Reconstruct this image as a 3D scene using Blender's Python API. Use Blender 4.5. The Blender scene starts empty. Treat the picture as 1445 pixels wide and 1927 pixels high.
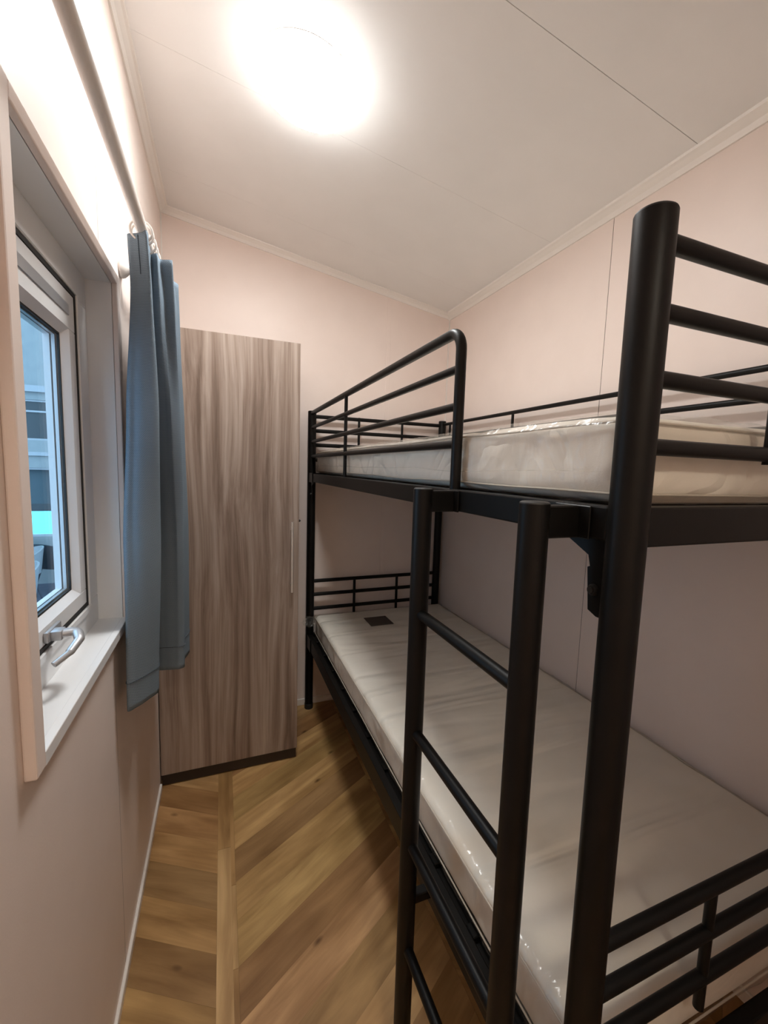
import bpy, bmesh, math, random
from mathutils import Vector, Matrix, noise
R = random.Random(7)
S = bpy.context.scene
COL = S.collection

# ------------------------------------------------------------------ camera, world, lights, exposure
cam_d = bpy.data.cameras.new('camera')
cam = bpy.data.objects.new('camera', cam_d)
COL.objects.link(cam)
S.camera = cam
cam_d.sensor_fit = 'HORIZONTAL'
cam_d.sensor_width = 36.0
cam_d.lens = 785.57 / 1445 * 36.0
cam_d.clip_start = 0.02
_r = Vector((0.93241629, -0.36011021, 0.0303396))
_f = Vector((0.36127032, 0.92670295, -0.1034669)) * -1
_f = Vector((-0.36127032 * -1, 0.92670295, -0.1034669))
_u = _r.cross(_f)
cam.matrix_world = Matrix(((_r.x, _u.x, -_f.x, 0.2702), (_r.y, _u.y, -_f.y, 0.0),
                           (_r.z, _u.z, -_f.z, 1.4623), (0, 0, 0, 1)))

w = bpy.data.worlds.new('sky')
S.world = w
w.use_nodes = True
bgn = w.node_tree.nodes['Background']
bgn.inputs[0].default_value = (0.40, 0.64, 0.90, 1)
bgn.inputs[1].default_value = 2.3
LAMP_STRENGTH = 43.0
HALL_FILL_STRENGTH = 33.0  # fill light added in the unseen hall behind the camera
LAMP_COLOR = (0.975, 0.985, 0.975, 1)
HALL_FILL_COLOR = (1.0, 0.90, 0.74, 1)
S.view_settings.view_transform = 'Standard'
S.view_settings.look = 'None'
S.view_settings.exposure = 0.70
S.view_settings.gamma = 1.0
S.view_settings.use_curve_mapping = False
S.cycles.max_bounces = 12
S.cycles.diffuse_bounces = 6
S.cycles.transparent_max_bounces = 16
S.cycles.caustics_reflective = False
S.cycles.caustics_refractive = False

# ------------------------------------------------------------------ materials
def mat(name, col=(0.8, 0.8, 0.8), rough=0.5, metal=0.0, coat=0.0, spec=0.5):
    m = bpy.data.materials.new(name)
    m.use_nodes = True
    b = m.node_tree.nodes['Principled BSDF']
    b.inputs['Base Color'].default_value = (*col, 1)
    b.inputs['Roughness'].default_value = rough
    b.inputs['Metallic'].default_value = metal
    b.inputs['Coat Weight'].default_value = coat
    b.inputs['Specular IOR Level'].default_value = spec
    return m

def nodes(m):
    return m.node_tree.nodes, m.node_tree.links, m.node_tree.nodes['Principled BSDF']

def noisy(m, c1, c2, scale=(5, 5, 5), nscale=4.0, detail=4.0, bump=0.0, bscale=80.0, bdist=0.001, lo=0.35, hi=0.65):
    N, L, b = nodes(m)
    tc = N.new('ShaderNodeTexCoord')
    mp = N.new('ShaderNodeMapping')
    mp.inputs['Scale'].default_value = scale
    L.new(tc.outputs['Object'], mp.inputs[0])
    n = N.new('ShaderNodeTexNoise')
    n.inputs['Scale'].default_value = nscale
    n.inputs['Detail'].default_value = detail
    L.new(mp.outputs[0], n.inputs['Vector'])
    r = N.new('ShaderNodeValToRGB')
    r.color_ramp.elements[0].position = lo
    r.color_ramp.elements[1].position = hi
    r.color_ramp.elements[0].color = (*c1, 1)
    r.color_ramp.elements[1].color = (*c2, 1)
    L.new(n.outputs[0], r.inputs[0])
    L.new(r.outputs[0], b.inputs['Base Color'])
    if bump:
        n2 = N.new('ShaderNodeTexNoise')
        n2.inputs['Scale'].default_value = bscale
        n2.inputs['Detail'].default_value = 3
        L.new(tc.outputs['Object'], n2.inputs['Vector'])
        bp = N.new('ShaderNodeBump')
        bp.inputs['Strength'].default_value = bump
        bp.inputs['Distance'].default_value = bdist
        L.new(n2.outputs[0], bp.inputs['Height'])
        L.new(bp.outputs[0], b.inputs['Normal'])
    return m

M = {}
M['wall'] = noisy(mat('pink_wall_panel', rough=0.42, spec=0.35), (0.845, 0.735, 0.675), (0.865, 0.755, 0.695),
                  nscale=1.5, bump=0.25, bscale=260, bdist=0.0006)
M['ceiling'] = noisy(mat('ceiling_panel', rough=0.5, spec=0.3), (0.81, 0.80, 0.785), (0.83, 0.82, 0.805),
                     nscale=1.2, bump=0.15, bscale=300, bdist=0.0004)
M['joint'] = mat('painted_joint_shade', (0.035, 0.024, 0.018), 0.9)  # dark colour standing in for shade inside the panel gaps
M['core'] = mat('wall_core', (0.30, 0.24, 0.20), 0.9)
M['trim'] = mat('white_trim', (0.84, 0.80, 0.755), 0.35)
M['upvc'] = mat('white_window_plastic', (0.86, 0.865, 0.87), 0.22)
M['gasket'] = mat('black_gasket', (0.02, 0.018, 0.016), 0.6)
M['black'] = noisy(mat('black_powder_coat', rough=0.42, spec=0.22), (0.0045, 0.004, 0.0036), (0.006, 0.0054, 0.0048),
                   nscale=3, bump=0.25, bscale=900, bdist=0.0003)
M['foot'] = mat('black_plastic_foot', (0.015, 0.015, 0.015), 0.55)
M['steel'] = mat('brushed_steel', (0.80, 0.75, 0.69), 0.34, metal=0.6)
M['silver'] = mat('satin_silver', (0.50, 0.50, 0.51), 0.36, metal=0.6)
M['white_metal'] = mat('white_enamel', (0.80, 0.76, 0.72), 0.25)
M['plinth'] = mat('dark_plinth', (0.030, 0.021, 0.016), 0.55)
M['mattress'] = noisy(mat('mattress_cloth', rough=0.75, spec=0.2), (0.84, 0.785, 0.70), (0.88, 0.825, 0.745),
                      nscale=2.0, bump=0.3, bscale=500, bdist=0.0006)
def creases(m, scale, rot, nscale, dist, ridged):
    N, L, b = nodes(m)
    tcm = N.new('ShaderNodeTexCoord'); mpm = N.new('ShaderNodeMapping')
    mpm.inputs['Scale'].default_value = scale; mpm.inputs['Rotation'].default_value = rot
    L.new(tcm.outputs['Object'], mpm.inputs[0])
    vn_ = N.new('ShaderNodeTexNoise'); vn_.inputs['Scale'].default_value = nscale; vn_.inputs['Detail'].default_value = 1.5; vn_.inputs['Distortion'].default_value = 1.2
    L.new(mpm.outputs[0], vn_.inputs['Vector'])
    h = vn_.outputs[0]
    if ridged:
        sb = N.new('ShaderNodeMath'); sb.operation = 'SUBTRACT'; sb.inputs[1].default_value = 0.5; L.new(h, sb.inputs[0])
        av = N.new('ShaderNodeMath'); av.operation = 'ABSOLUTE'; L.new(sb.outputs[0], av.inputs[0])
        mnn = N.new('ShaderNodeMath'); mnn.operation = 'MINIMUM'; mnn.inputs[1].default_value = 0.10; L.new(av.outputs[0], mnn.inputs[0])
        h = mnn.outputs[0]
    bpm = N.new('ShaderNodeBump'); bpm.inputs['Strength'].default_value = 0.8; bpm.inputs['Distance'].default_value = dist
    L.new(h, bpm.inputs['Height'])
    L.new(bpm.outputs[0], b.inputs['Normal'].links[0].from_node.inputs['Normal'])
M['mattress_2'] = M['mattress'].copy()
creases(M['mattress'], (1.0, 1.0, 0.8), (0.6, 0, 0.2), 5.5, 0.040, True)
creases(M['mattress_2'], (0.35, 2.4, 0.8), (0, 0, 0.12), 3.2, 0.035, False)
M['piping'] = mat('mattress_piping', (0.60, 0.54, 0.46), 0.7)
M['label'] = None

# --- wardrobe laminate: vertical grain
m = mat('grey_brown_laminate', rough=0.34, spec=0.4)
N, L, b = nodes(m)
tc = N.new('ShaderNodeTexCoord')
mp = N.new('ShaderNodeMapping'); mp.inputs['Scale'].default_value = (1.0, 1.0, 0.055)
L.new(tc.outputs['Object'], mp.inputs[0])
nw = N.new('ShaderNodeTexNoise'); nw.inputs['Scale'].default_value = 5.0; nw.inputs['Detail'].default_value = 3
L.new(mp.outputs[0], nw.inputs['Vector'])
# slow sideways drift of the grain, so that streaks lean and taper like flat-sawn veneer
dr_ = N.new('ShaderNodeTexNoise'); dr_.inputs['Scale'].default_value = 2.2; dr_.inputs['Detail'].default_value = 1.5
mpd = N.new('ShaderNodeMapping'); mpd.inputs['Scale'].default_value = (1.6, 1.0, 0.42)
L.new(tc.outputs['Object'], mpd.inputs[0]); L.new(mpd.outputs[0], dr_.inputs['Vector'])
dsc = N.new('ShaderNodeVectorMath'); dsc.operation = 'SCALE'; dsc.inputs['Scale'].default_value = 0.10
L.new(dr_.outputs['Color'], dsc.inputs[0])
dad = N.new('ShaderNodeVectorMath'); dad.operation = 'ADD'
L.new(tc.outputs['Object'], dad.inputs[0]); L.new(dsc.outputs[0], dad.inputs[1])
mpw = N.new('ShaderNodeMapping'); mpw.inputs['Scale'].default_value = (1.0, 1.0, 0.022)
L.new(dad.outputs[0], mpw.inputs[0])
wv = N.new('ShaderNodeTexNoise'); wv.inputs['Scale'].default_value = 26.0; wv.inputs['Detail'].default_value = 5; wv.inputs['Roughness'].default_value = 0.62
L.new(mpw.outputs[0], wv.inputs['Vector'])
n2 = N.new('ShaderNodeTexNoise'); n2.inputs['Scale'].default_value = 75.0; n2.inputs['Detail'].default_value = 6; n2.inputs['Roughness'].default_value = 0.7
mp2 = N.new('ShaderNodeMapping'); mp2.inputs['Scale'].default_value = (1.0, 1.0, 0.02)
L.new(dad.outputs[0], mp2.inputs[0]); L.new(mp2.outputs[0], n2.inputs['Vector'])
mx = N.new('ShaderNodeMix'); mx.data_type = 'FLOAT'; mx.inputs[0].default_value = 0.28
L.new(wv.outputs[0], mx.inputs[2]); L.new(n2.outputs[0], mx.inputs[3])
mx2 = N.new('ShaderNodeMix'); mx2.data_type = 'FLOAT'; mx2.inputs[0].default_value = 0.22
L.new(mx.outputs[0], mx2.inputs[2]); L.new(nw.outputs[0], mx2.inputs[3])
rp = N.new('ShaderNodeValToRGB')
rp.color_ramp.elements[0].position = 0.39; rp.color_ramp.elements[0].color = (0.165, 0.115, 0.088, 1)
rp.color_ramp.elements[1].position = 0.61; rp.color_ramp.elements[1].color = (0.44, 0.36, 0.305, 1)
e = rp.color_ramp.elements.new(0.47); e.color = (0.262, 0.195, 0.155, 1)
L.new(mx2.outputs[0], rp.inputs[0]); L.new(rp.outputs[0], b.inputs['Base Color'])
M['laminate'] = m

# --- floor planks: grain along local x, tone from the object's colour
m = mat('oak_plank', rough=0.45, spec=0.4)
N, L, b = nodes(m)
tc = N.new('ShaderNodeTexCoord'); oi = N.new('ShaderNodeObjectInfo')
ad = N.new('ShaderNodeVectorMath'); ad.operation = 'ADD'
ml = N.new('ShaderNodeMath'); ml.operation = 'MULTIPLY'; ml.inputs[1].default_value = 31.0
L.new(oi.outputs['Random'], ml.inputs[0]); L.new(tc.outputs['Object'], ad.inputs[0]); L.new(ml.outputs[0], ad.inputs[1])
mp = N.new('ShaderNodeMapping'); mp.inputs['Scale'].default_value = (1.6, 14, 1)
L.new(ad.outputs[0], mp.inputs[0])
n1 = N.new('ShaderNodeTexNoise'); n1.inputs['Scale'].default_value = 1.5; n1.inputs['Detail'].default_value = 5; n1.inputs['Roughness'].default_value = 0.6
n1.inputs['Distortion'].default_value = 0.6
L.new(mp.outputs[0], n1.inputs['Vector'])
mpb = N.new('ShaderNodeMapping'); mpb.inputs['Scale'].default_value = (2.2, 5.5, 1)
L.new(ad.outputs[0], mpb.inputs[0])
n3 = N.new('ShaderNodeTexNoise'); n3.inputs['Scale'].default_value = 1.6; n3.inputs['Detail'].default_value = 2
L.new(mpb.outputs[0], n3.inputs['Vector'])
rp = N.new('ShaderNodeValToRGB')
rp.color_ramp.elements[0].position = 0.30; rp.color_ramp.elements[0].color = (0.70, 0.64, 0.56, 1)
rp.color_ramp.elements[1].position = 0.68; rp.color_ramp.elements[1].color = (1.15, 1.15, 1.12, 1)
L.new(n1.outputs[0], rp.inputs[0])
rp2 = N.new('ShaderNodeValToRGB')
rp2.color_ramp.elements[0].position = 0.36; rp2.color_ramp.elements[0].color = (0.78, 0.73, 0.66, 1)
rp2.color_ramp.elements[1].position = 0.60; rp2.color_ramp.elements[1].color = (1.08, 1.08, 1.08, 1)
L.new(n3.outputs[0], rp2.inputs[0])
vo = N.new('ShaderNodeTexVoronoi'); vo.inputs['Scale'].default_value = 5.2
mpk = N.new('ShaderNodeMapping'); mpk.inputs['Scale'].default_value = (0.9, 1.9, 0.001)
L.new(ad.outputs[0], mpk.inputs[0]); L.new(mpk.outputs[0], vo.inputs['Vector'])
rk = N.new('ShaderNodeValToRGB')
rk.color_ramp.elements[0].position = 0.015; rk.color_ramp.elements[0].color = (0.28, 0.22, 0.16, 1)
rk.color_ramp.elements[1].position = 0.11; rk.color_ramp.elements[1].color = (1, 1, 1, 1)
L.new(vo.outputs['Distance'], rk.inputs[0])
def mulc(a, c):
    x = N.new('ShaderNodeMix'); x.data_type = 'RGBA'; x.blend_type = 'MULTIPLY'; x.inputs[0].default_value = 1.0
    L.new(a, x.inputs[6]); L.new(c, x.inputs[7]); return x.outputs[2]
c = mulc(mulc(mulc(oi.outputs['Color'], rp.outputs[0]), rp2.outputs[0]), rk.outputs[0])
L.new(c, b.inputs['Base Color'])
bp = N.new('ShaderNodeBump'); bp.inputs['Strength'].default_value = 0.12; bp.inputs['Distance'].default_value = 0.001
L.new(n1.outputs[0], bp.inputs['Height']); L.new(bp.outputs[0], b.inputs['Normal'])
M['plank'] = m

# --- curtain fabric: woven diagonal twill
m = mat('blue_grey_fabric', rough=0.9, spec=0.15)
N, L, b = nodes(m)
uv = N.new('ShaderNodeUVMap')
mp = N.new('ShaderNodeMapping'); mp.inputs['Rotation'].default_value = (0, 0, 0.0); mp.inputs['Scale'].default_value = (420, 420, 1)
L.new(uv.outputs[0], mp.inputs[0])
sx = N.new('ShaderNodeSeparateXYZ'); L.new(mp.outputs[0], sx.inputs[0])
a1 = N.new('ShaderNodeMath'); a1.operation = 'ADD'; L.new(sx.outputs[0], a1.inputs[0]); L.new(sx.outputs[1], a1.inputs[1])
s1 = N.new('ShaderNodeMath'); s1.operation = 'SINE'
k1 = N.new('ShaderNodeMath'); k1.operation = 'MULTIPLY'; k1.inputs[1].default_value = 6.2832 * 0.5
L.new(a1.outputs[0], k1.inputs[0]); L.new(k1.outputs[0], s1.inputs[0])
k2 = N.new('ShaderNodeMath'); k2.operation = 'MULTIPLY'; k2.inputs[1].default_value = 6.2832 * 0.62
s2 = N.new('ShaderNodeMath'); s2.operation = 'SINE'
L.new(sx.outputs[1], k2.inputs[0]); L.new(k2.outputs[0], s2.inputs[0])
pr = N.new('ShaderNodeMath'); pr.operation = 'ADD'; L.new(s1.outputs[0], pr.inputs[0]); L.new(s2.outputs[0], pr.inputs[1])
rp = N.new('ShaderNodeMapRange'); rp.inputs[1].default_value = -2; rp.inputs[2].default_value = 2
L.new(pr.outputs[0], rp.inputs[0])
cr = N.new('ShaderNodeValToRGB')
cr.color_ramp.elements[0].color = (0.112, 0.156, 0.198, 1); cr.color_ramp.elements[1].color = (0.235, 0.292, 0.345, 1)
L.new(rp.outputs[0], cr.inputs[0]); L.new(cr.outputs[0], b.inputs['Base Color'])
bp = N.new('ShaderNodeBump'); bp.inputs['Strength'].default_value = 0.5; bp.inputs['Distance'].default_value = 0.001
L.new(rp.outputs[0], bp.inputs['Height']); L.new(bp.outputs[0], b.inputs['Normal'])
M['curtain'] = m
M['stitch'] = mat('curtain_stitching', (0.05, 0.07, 0.09), 0.9)

# --- thin clear materials
def thin(name, tint, rough, bump, bscale, base=0.04, haze=0.0, fres=0.6):
    m = bpy.data.materials.new(name); m.use_nodes = True
    N, L = m.node_tree.nodes, m.node_tree.links
    N.remove(N['Principled BSDF'])
    out = N['Material Output']
    t = N.new('ShaderNodeBsdfTransparent'); t.inputs[0].default_value = (*tint, 1)
    g = N.new('ShaderNodeBsdfGlossy'); g.inputs['Roughness'].default_value = rough
    # Schlick reflectance that is the same from both sides of the sheet
    ge = N.new('ShaderNodeNewGeometry')
    dt = N.new('ShaderNodeVectorMath'); dt.operation = 'DOT_PRODUCT'
    L.new(ge.outputs['Incoming'], dt.inputs[0]); L.new(ge.outputs['Normal'], dt.inputs[1])
    ab = N.new('ShaderNodeMath'); ab.operation = 'ABSOLUTE'; L.new(dt.outputs['Value'], ab.inputs[0])
    om = N.new('ShaderNodeMath'); om.operation = 'SUBTRACT'; om.inputs[0].default_value = 1.0; L.new(ab.outputs[0], om.inputs[1])
    pw = N.new('ShaderNodeMath'); pw.operation = 'POWER'; pw.inputs[1].default_value = 5.0; L.new(om.outputs[0], pw.inputs[0])
    f = N.new('ShaderNodeMath'); f.operation = 'MULTIPLY_ADD'; f.inputs[1].default_value = fres; f.inputs[2].default_value = base
    L.new(pw.outputs[0], f.inputs[0])
    mxs = N.new('ShaderNodeMixShader')
    L.new(f.outputs[0], mxs.inputs[0]); L.new(t.outputs[0], mxs.inputs[1]); L.new(g.outputs[0], mxs.inputs[2])
    if bump:
        tc = N.new('ShaderNodeTexCoord')
        n = N.new('ShaderNodeTexNoise'); n.inputs['Scale'].default_value = bscale; n.inputs['Detail'].default_value = 2.5
        n.inputs['Distortion'].default_value = 1.4
        mpp = N.new('ShaderNodeMapping'); mpp.inputs['Scale'].default_value = (0.6, 1.5, 1.0)
        L.new(tc.outputs['Object'], mpp.inputs[0]); L.new(mpp.outputs[0], n.inputs['Vector'])
        bpn = N.new('ShaderNodeBump'); bpn.inputs['Strength'].default_value = bump; bpn.inputs['Distance'].default_value = 0.02
        L.new(n.outputs[0], bpn.inputs['Height'])
        L.new(bpn.outputs[0], g.inputs['Normal'])
    src = mxs.outputs[0]
    if haze:
        d = N.new('ShaderNodeBsdfDiffuse'); d.inputs[0].default_value = (0.7, 0.66, 0.6, 1)
        m2 = N.new('ShaderNodeMixShader'); m2.inputs[0].default_value = haze
        L.new(src, m2.inputs[1]); L.new(d.outputs[0], m2.inputs[2]); src = m2.outputs[0]
    L.new(src, out.inputs[0])
    return m
M['tinted'] = thin('tinted_cyan_glass', (0.50, 1.0, 0.98), 0.05, 0, 0)
M['glass'] = thin('window_glass', (0.93, 0.97, 0.98), 0.02, 0, 0)
M['film'] = thin('clear_plastic_film', (0.985, 0.985, 0.975), 0.19, 0.7, 11.0, base=0.035, haze=0.035, fres=0.28)

def emit(name, col, s):
    m = bpy.data.materials.new(name); m.use_nodes = True
    b = m.node_tree.nodes['Principled BSDF']
    b.inputs['Base Color'].default_value = (0.8, 0.8, 0.8, 1)
    b.inputs['Emission Color'].default_value = col
    b.inputs['Emission Strength'].default_value = s
    return m
M['lamp'] = emit('lit_lamp_diffuser', LAMP_COLOR, LAMP_STRENGTH)
M['lamp_side'] = emit('lit_lamp_side', LAMP_COLOR, LAMP_STRENGTH * 0.07)
M['hall_fill_light'] = emit('lit_fill_light', HALL_FILL_COLOR, HALL_FILL_STRENGTH)
M['lamp_rim'] = mat('lamp_rim', (0.75, 0.72, 0.68), 0.4)
M['out_wall'] = noisy(mat('painted_board', rough=0.6), (0.30, 0.325, 0.325), (0.33, 0.355, 0.35), nscale=1.5)
M['out_white'] = mat('outdoor_white_frame', (0.42, 0.44, 0.46), 0.4)
M['out_glass'] = mat('dark_window_glass', (0.045, 0.055, 0.06), 0.2)
M['blind'] = mat('grey_blind_cloth', (0.075, 0.11, 0.125), 0.8)
M['out_deck'] = noisy(mat('terrace_deck', rough=0.45), (0.08, 0.085, 0.12), (0.11, 0.115, 0.15), scale=(1, 6, 1), nscale=2.5)
M['shell_white'] = mat('white_chair_shell', (0.32, 0.34, 0.35), 0.4)
M['shell_grey'] = mat('grey_chair_shell', (0.15, 0.15, 0.17), 0.5)
M['shell_dark'] = mat('dark_chair_shell', (0.03, 0.04, 0.05), 0.5)
M['chair_leg'] = mat('dark_chair_leg', (0.04, 0.045, 0.06), 0.5)

# mattress label: woven patch, dark with faint lighter marks
m = mat('brown_mattress_label', rough=0.6)
N, L, b = nodes(m)
tc = N.new('ShaderNodeTexCoord'); mp = N.new('ShaderNodeMapping'); mp.inputs['Scale'].default_value = (60, 130, 1)
L.new(tc.outputs['Object'], mp.inputs[0])
n = N.new('ShaderNodeTexNoise'); n.inputs['Scale'].default_value = 1.0; n.inputs['Detail'].default_value = 3
L.new(mp.outputs[0], n.inputs['Vector'])
rp = N.new('ShaderNodeValToRGB'); rp.color_ramp.elements[0].position = 0.58; rp.color_ramp.elements[1].position = 0.72
rp.color_ramp.elements[0].color = (0.028, 0.016, 0.012, 1); rp.color_ramp.elements[1].color = (0.12, 0.09, 0.075, 1)
L.new(n.outputs[0], rp.inputs[0]); L.new(rp.outputs[0], b.inputs['Base Color'])
M['label'] = m

# ------------------------------------------------------------------ helpers
def link(name, me, m=None, parent=None, smooth=False):
    o = bpy.data.objects.new(name, me)
    COL.objects.link(o)
    if m is not None:
        me.materials.append(m)
    if smooth:
        for p in me.polygons:
            p.use_smooth = True
    if parent is not None:
        o.parent = parent
    return o

def fin(name, bm, m=None, parent=None, smooth=False, weighted=False):
    """smooth=True gives smooth shading with edges over 35 degrees kept sharp."""
    bmesh.ops.recalc_face_normals(bm, faces=bm.faces)
    me = bpy.data.meshes.new(name)
    bm.to_mesh(me)
    bm.free()
    if smooth:
        me.set_sharp_from_angle(angle=math.radians(35)) if hasattr(me, 'set_sharp_from_angle') else None
        for p in me.polygons:
            p.use_smooth = True
    return link(name, me, m, parent)

def box(bm, x0, x1, y0, y1, z0, z1, bevel=0.0, seg=2):
    r = bmesh.ops.create_cube(bm, size=1.0)
    for v in r['verts']:
        v.co = Vector(((x0 + x1) / 2 + v.co.x * (x1 - x0), (y0 + y1) / 2 + v.co.y * (y1 - y0), (z0 + z1) / 2 + v.co.z * (z1 - z0)))
    if bevel:
        es = list({e for v in r['verts'] for e in v.link_edges})
        bmesh.ops.bevel(bm, geom=es, offset=bevel, segments=seg, affect='EDGES', profile=0.5)

def prism(bm, pts, a, bb, axis='x'):
    """closed polygon pts (2D in the other two axes) extruded along axis a..bb"""
    def P(p, t):
        return {'x': (t, p[0], p[1]), 'y': (p[0], t, p[1]), 'z': (p[0], p[1], t)}[axis]
    A = [bm.verts.new(P(p, a)) for p in pts]
    B = [bm.verts.new(P(p, bb)) for p in pts]
    bm.faces.new(A); bm.faces.new(B[::-1])
    n = len(pts)
    for i in range(n):
        bm.faces.new((A[i], A[(i + 1) % n], B[(i + 1) % n], B[i]))

def rounded_path(pts, rad, n=8):
    pts = [Vector(p) for p in pts]
    out = [pts[0]]
    for i in range(1, len(pts) - 1):
        a, b_, c = pts[i - 1], pts[i], pts[i + 1]
        d1 = (a - b_).normalized(); d2 = (c - b_).normalized()
        ang = d1.angle(d2)
        t = rad / math.tan(ang / 2)
        p1 = b_ + d1 * t; p2 = b_ + d2 * t
        ctr = b_ + (d1 + d2).normalized() * (rad / math.sin(ang / 2))
        v1 = p1 - ctr; v2 = p2 - ctr; th = v1.angle(v2)
        for k in range(n + 1):
            s = k / n
            out.append(ctr + (v1 * math.sin((1 - s) * th) + v2 * math.sin(s * th)) / math.sin(th))
    out.append(pts[-1])
    return out

def tube(bm, path, rad, seg=16, closed=False, cap=True, flat=None):
    path = [Vector(p) for p in path]
    n = len(path)
    rads = rad if isinstance(rad, (list, tuple)) else [rad] * n
    rings = []
    t0 = (path[1] - path[0]).normalized()
    ref = Vector((0, 0, 1)) if abs(t0.z) < 0.9 else Vector((1, 0, 0))
    u = t0.cross(ref).normalized()
    for i in range(n):
        if closed:
            t = (path[(i + 1) % n] - path[i - 1]).normalized()
        else:
            t = (path[min(i + 1, n - 1)] - path[max(i - 1, 0)]).normalized()
        u = (u - t * u.dot(t)).normalized()
        v = t.cross(u)
        ring = []
        for k in range(seg):
            a = 2 * math.pi * k / seg
            ring.append(bm.verts.new(path[i] + (u * math.cos(a) + v * math.sin(a) * (flat or 1)) * rads[i]))
        rings.append(ring)
    m_ = n if closed else n - 1
    for i in range(m_):
        A, B = rings[i], rings[(i + 1) % n]
        for k in range(seg):
            bm.faces.new((A[k], A[(k + 1) % seg], B[(k + 1) % seg], B[k]))
    if cap and not closed:
        bm.faces.new(rings[0][::-1]); bm.faces.new(rings[-1])

def lathe(bm, prof, center, axis='z', seg=48):
    """prof: (r, h) list from axis to axis"""
    c = Vector(center)
    rings = []
    for r, h in prof:
        if r < 1e-6:
            p = {'z': (0, 0, h), 'x': (h, 0, 0), 'y': (0, h, 0)}[axis]
            rings.append([bm.verts.new(c + Vector(p))])
        else:
            ring = []
            for k in range(seg):
                a = 2 * math.pi * k / seg
                x, y = r * math.cos(a), r * math.sin(a)
                p = {'z': (x, y, h), 'x': (h, x, y), 'y': (y, h, x)}[axis]
                ring.append(bm.verts.new(c + Vector(p)))
            rings.append(ring)
    for A, B in zip(rings, rings[1:]):
        if len(A) == 1 and len(B) == 1:
            continue
        if len(A) == 1:
            for k in range(seg): bm.faces.new((A[0], B[(k + 1) % seg], B[k]))
        elif len(B) == 1:
            for k in range(seg): bm.faces.new((A[k], A[(k + 1) % seg], B[0]))
        else:
            for k in range(seg): bm.faces.new((A[k], A[(k + 1) % seg], B[(k + 1) % seg], B[k]))

def thing(name, label, cat, loc=(0, 0, 0), group=None):
    o = bpy.data.objects.new(name, None)
    o.empty_display_size = 0.1
    COL.objects.link(o)
    o.location = loc
    o['label'] = label; o['category'] = cat
    if group: o['group'] = group
    return o

def keep(o, parent):
    """parent while keeping world-space mesh coordinates"""
    o.parent = parent
    o.matrix_parent_inverse = Matrix.Translation(-Vector(parent.location))
    return o

def part(name, bm, m, parent, smooth=False):
    o = fin(name, bm, m, None, smooth)
    if parent is not None:
        root = parent
        tot = Vector(root.location)
        o.parent = parent
        if root.type == 'EMPTY':
            o.matrix_parent_inverse = Matrix.Translation(-tot)
        else:
            o.matrix_parent_inverse = Matrix.Identity(4)
    return o

def struct(name, bm, m, smooth=False):
    o = fin(name, bm, m, None, smooth)
    o['kind'] = 'structure'
    return o

# ------------------------------------------------------------------ room shell
W, D, Y0 = 1.631, 2.4415, -0.22
HL, SL = 2.704, -0.16055            # ceiling height at the window side and its slope
def H(x): return HL + SL * x
XO = -0.118                          # outer face of the window wall
WY0, WY1, WZ0, WZ1 = 0.735, 1.342, 1.018, 1.926   # clear window opening
G = 0.0011                           # joint between wall panels

# left wall (window side)
bm = bmesh.new()
lz = H(0) + 0.10
for (a, b_, c_, d_) in ((Y0 - .1, WY0 - .02, -0.02, lz), (WY1 + .02, D + .1, -0.02, lz), (WY0 - .02, WY1 + .02, -0.02, WZ0 - .02), (WY0 - .02, WY1 + .02, WZ1 + .02, lz)):
    box(bm, XO, -0.011, a, b_, c_, d_)
wl = struct('wall_left', bm, M['core'])
def lpanel(rects):
    bm = bmesh.new()
    for (a, b_, c_, d_) in rects:
        box(bm, -0.0105, 0.0, a, b_, c_, d_)
    bmesh.ops.remove_doubles(bm, verts=bm.verts, dist=1e-6)
    return part('wall_panel', bm, M['wall'], wl)
T = H(0) - 0.002
lpanel([(Y0, 0.04 - G, 0.0, T)])
lpanel([(0.04 + G, WY0 - .02, 0, T), (WY0 - .02, 1.24 - G, 0, WZ0 - .02), (WY0 - .02, 1.24 - G, WZ1 + .02, T)])
lpanel([(1.24 + G, WY1 + .02, 0, WZ0 - .02), (1.24 + G, WY1 + .02, WZ1 + .02, T), (WY1 + .02, D, 0, T)])
for jy, spans in ((0.04, ((0.03, T - .03),)), (1.24, ((0.03, WZ0 - .024), (WZ1 + .027, T - .03)))):  # dark strips set into the gaps as painted shade
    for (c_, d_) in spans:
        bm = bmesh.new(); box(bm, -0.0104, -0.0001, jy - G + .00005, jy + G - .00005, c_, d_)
        part('joint_shade', bm, M['joint'], wl)
# exterior cladding of the same wall
bm = bmesh.new()
for (a, b_, c_, d_) in ((Y0 - .1, WY0 - .02, -0.6, lz), (WY1 + .02, D + .1, -0.6, lz), (WY0 - .02, WY1 + .02, -0.6, WZ0 - .02), (WY0 - .02, WY1 + .02, WZ1 + .02, lz)):
    box(bm, XO - 0.006, XO - 0.0005, a, b_, c_, d_)
part('outer_cladding', bm, M['out_wall'], wl)

# right wall
bm = bmesh.new(); box(bm, W + .011, W + .10, Y0 - .1, D + .1, -0.02, H(W) + .1)
wr = struct('wall_right', bm, M['core'])
for a, b_ in ((Y0, 0.04 - G), (0.04 + G, 1.24 - G), (1.24 + G, D)):
    bm = bmesh.new(); box(bm, W, W + .0105, a, b_, 0, H(W) - .002)
    part('wall_panel', bm, M['wall'], wr)
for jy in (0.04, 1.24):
    bm = bmesh.new(); box(bm, W + .0008, W + .0104, jy - G, jy + G, 0.04, H(W) - .03); part('joint_shade', bm, M['joint'], wr)
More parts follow.
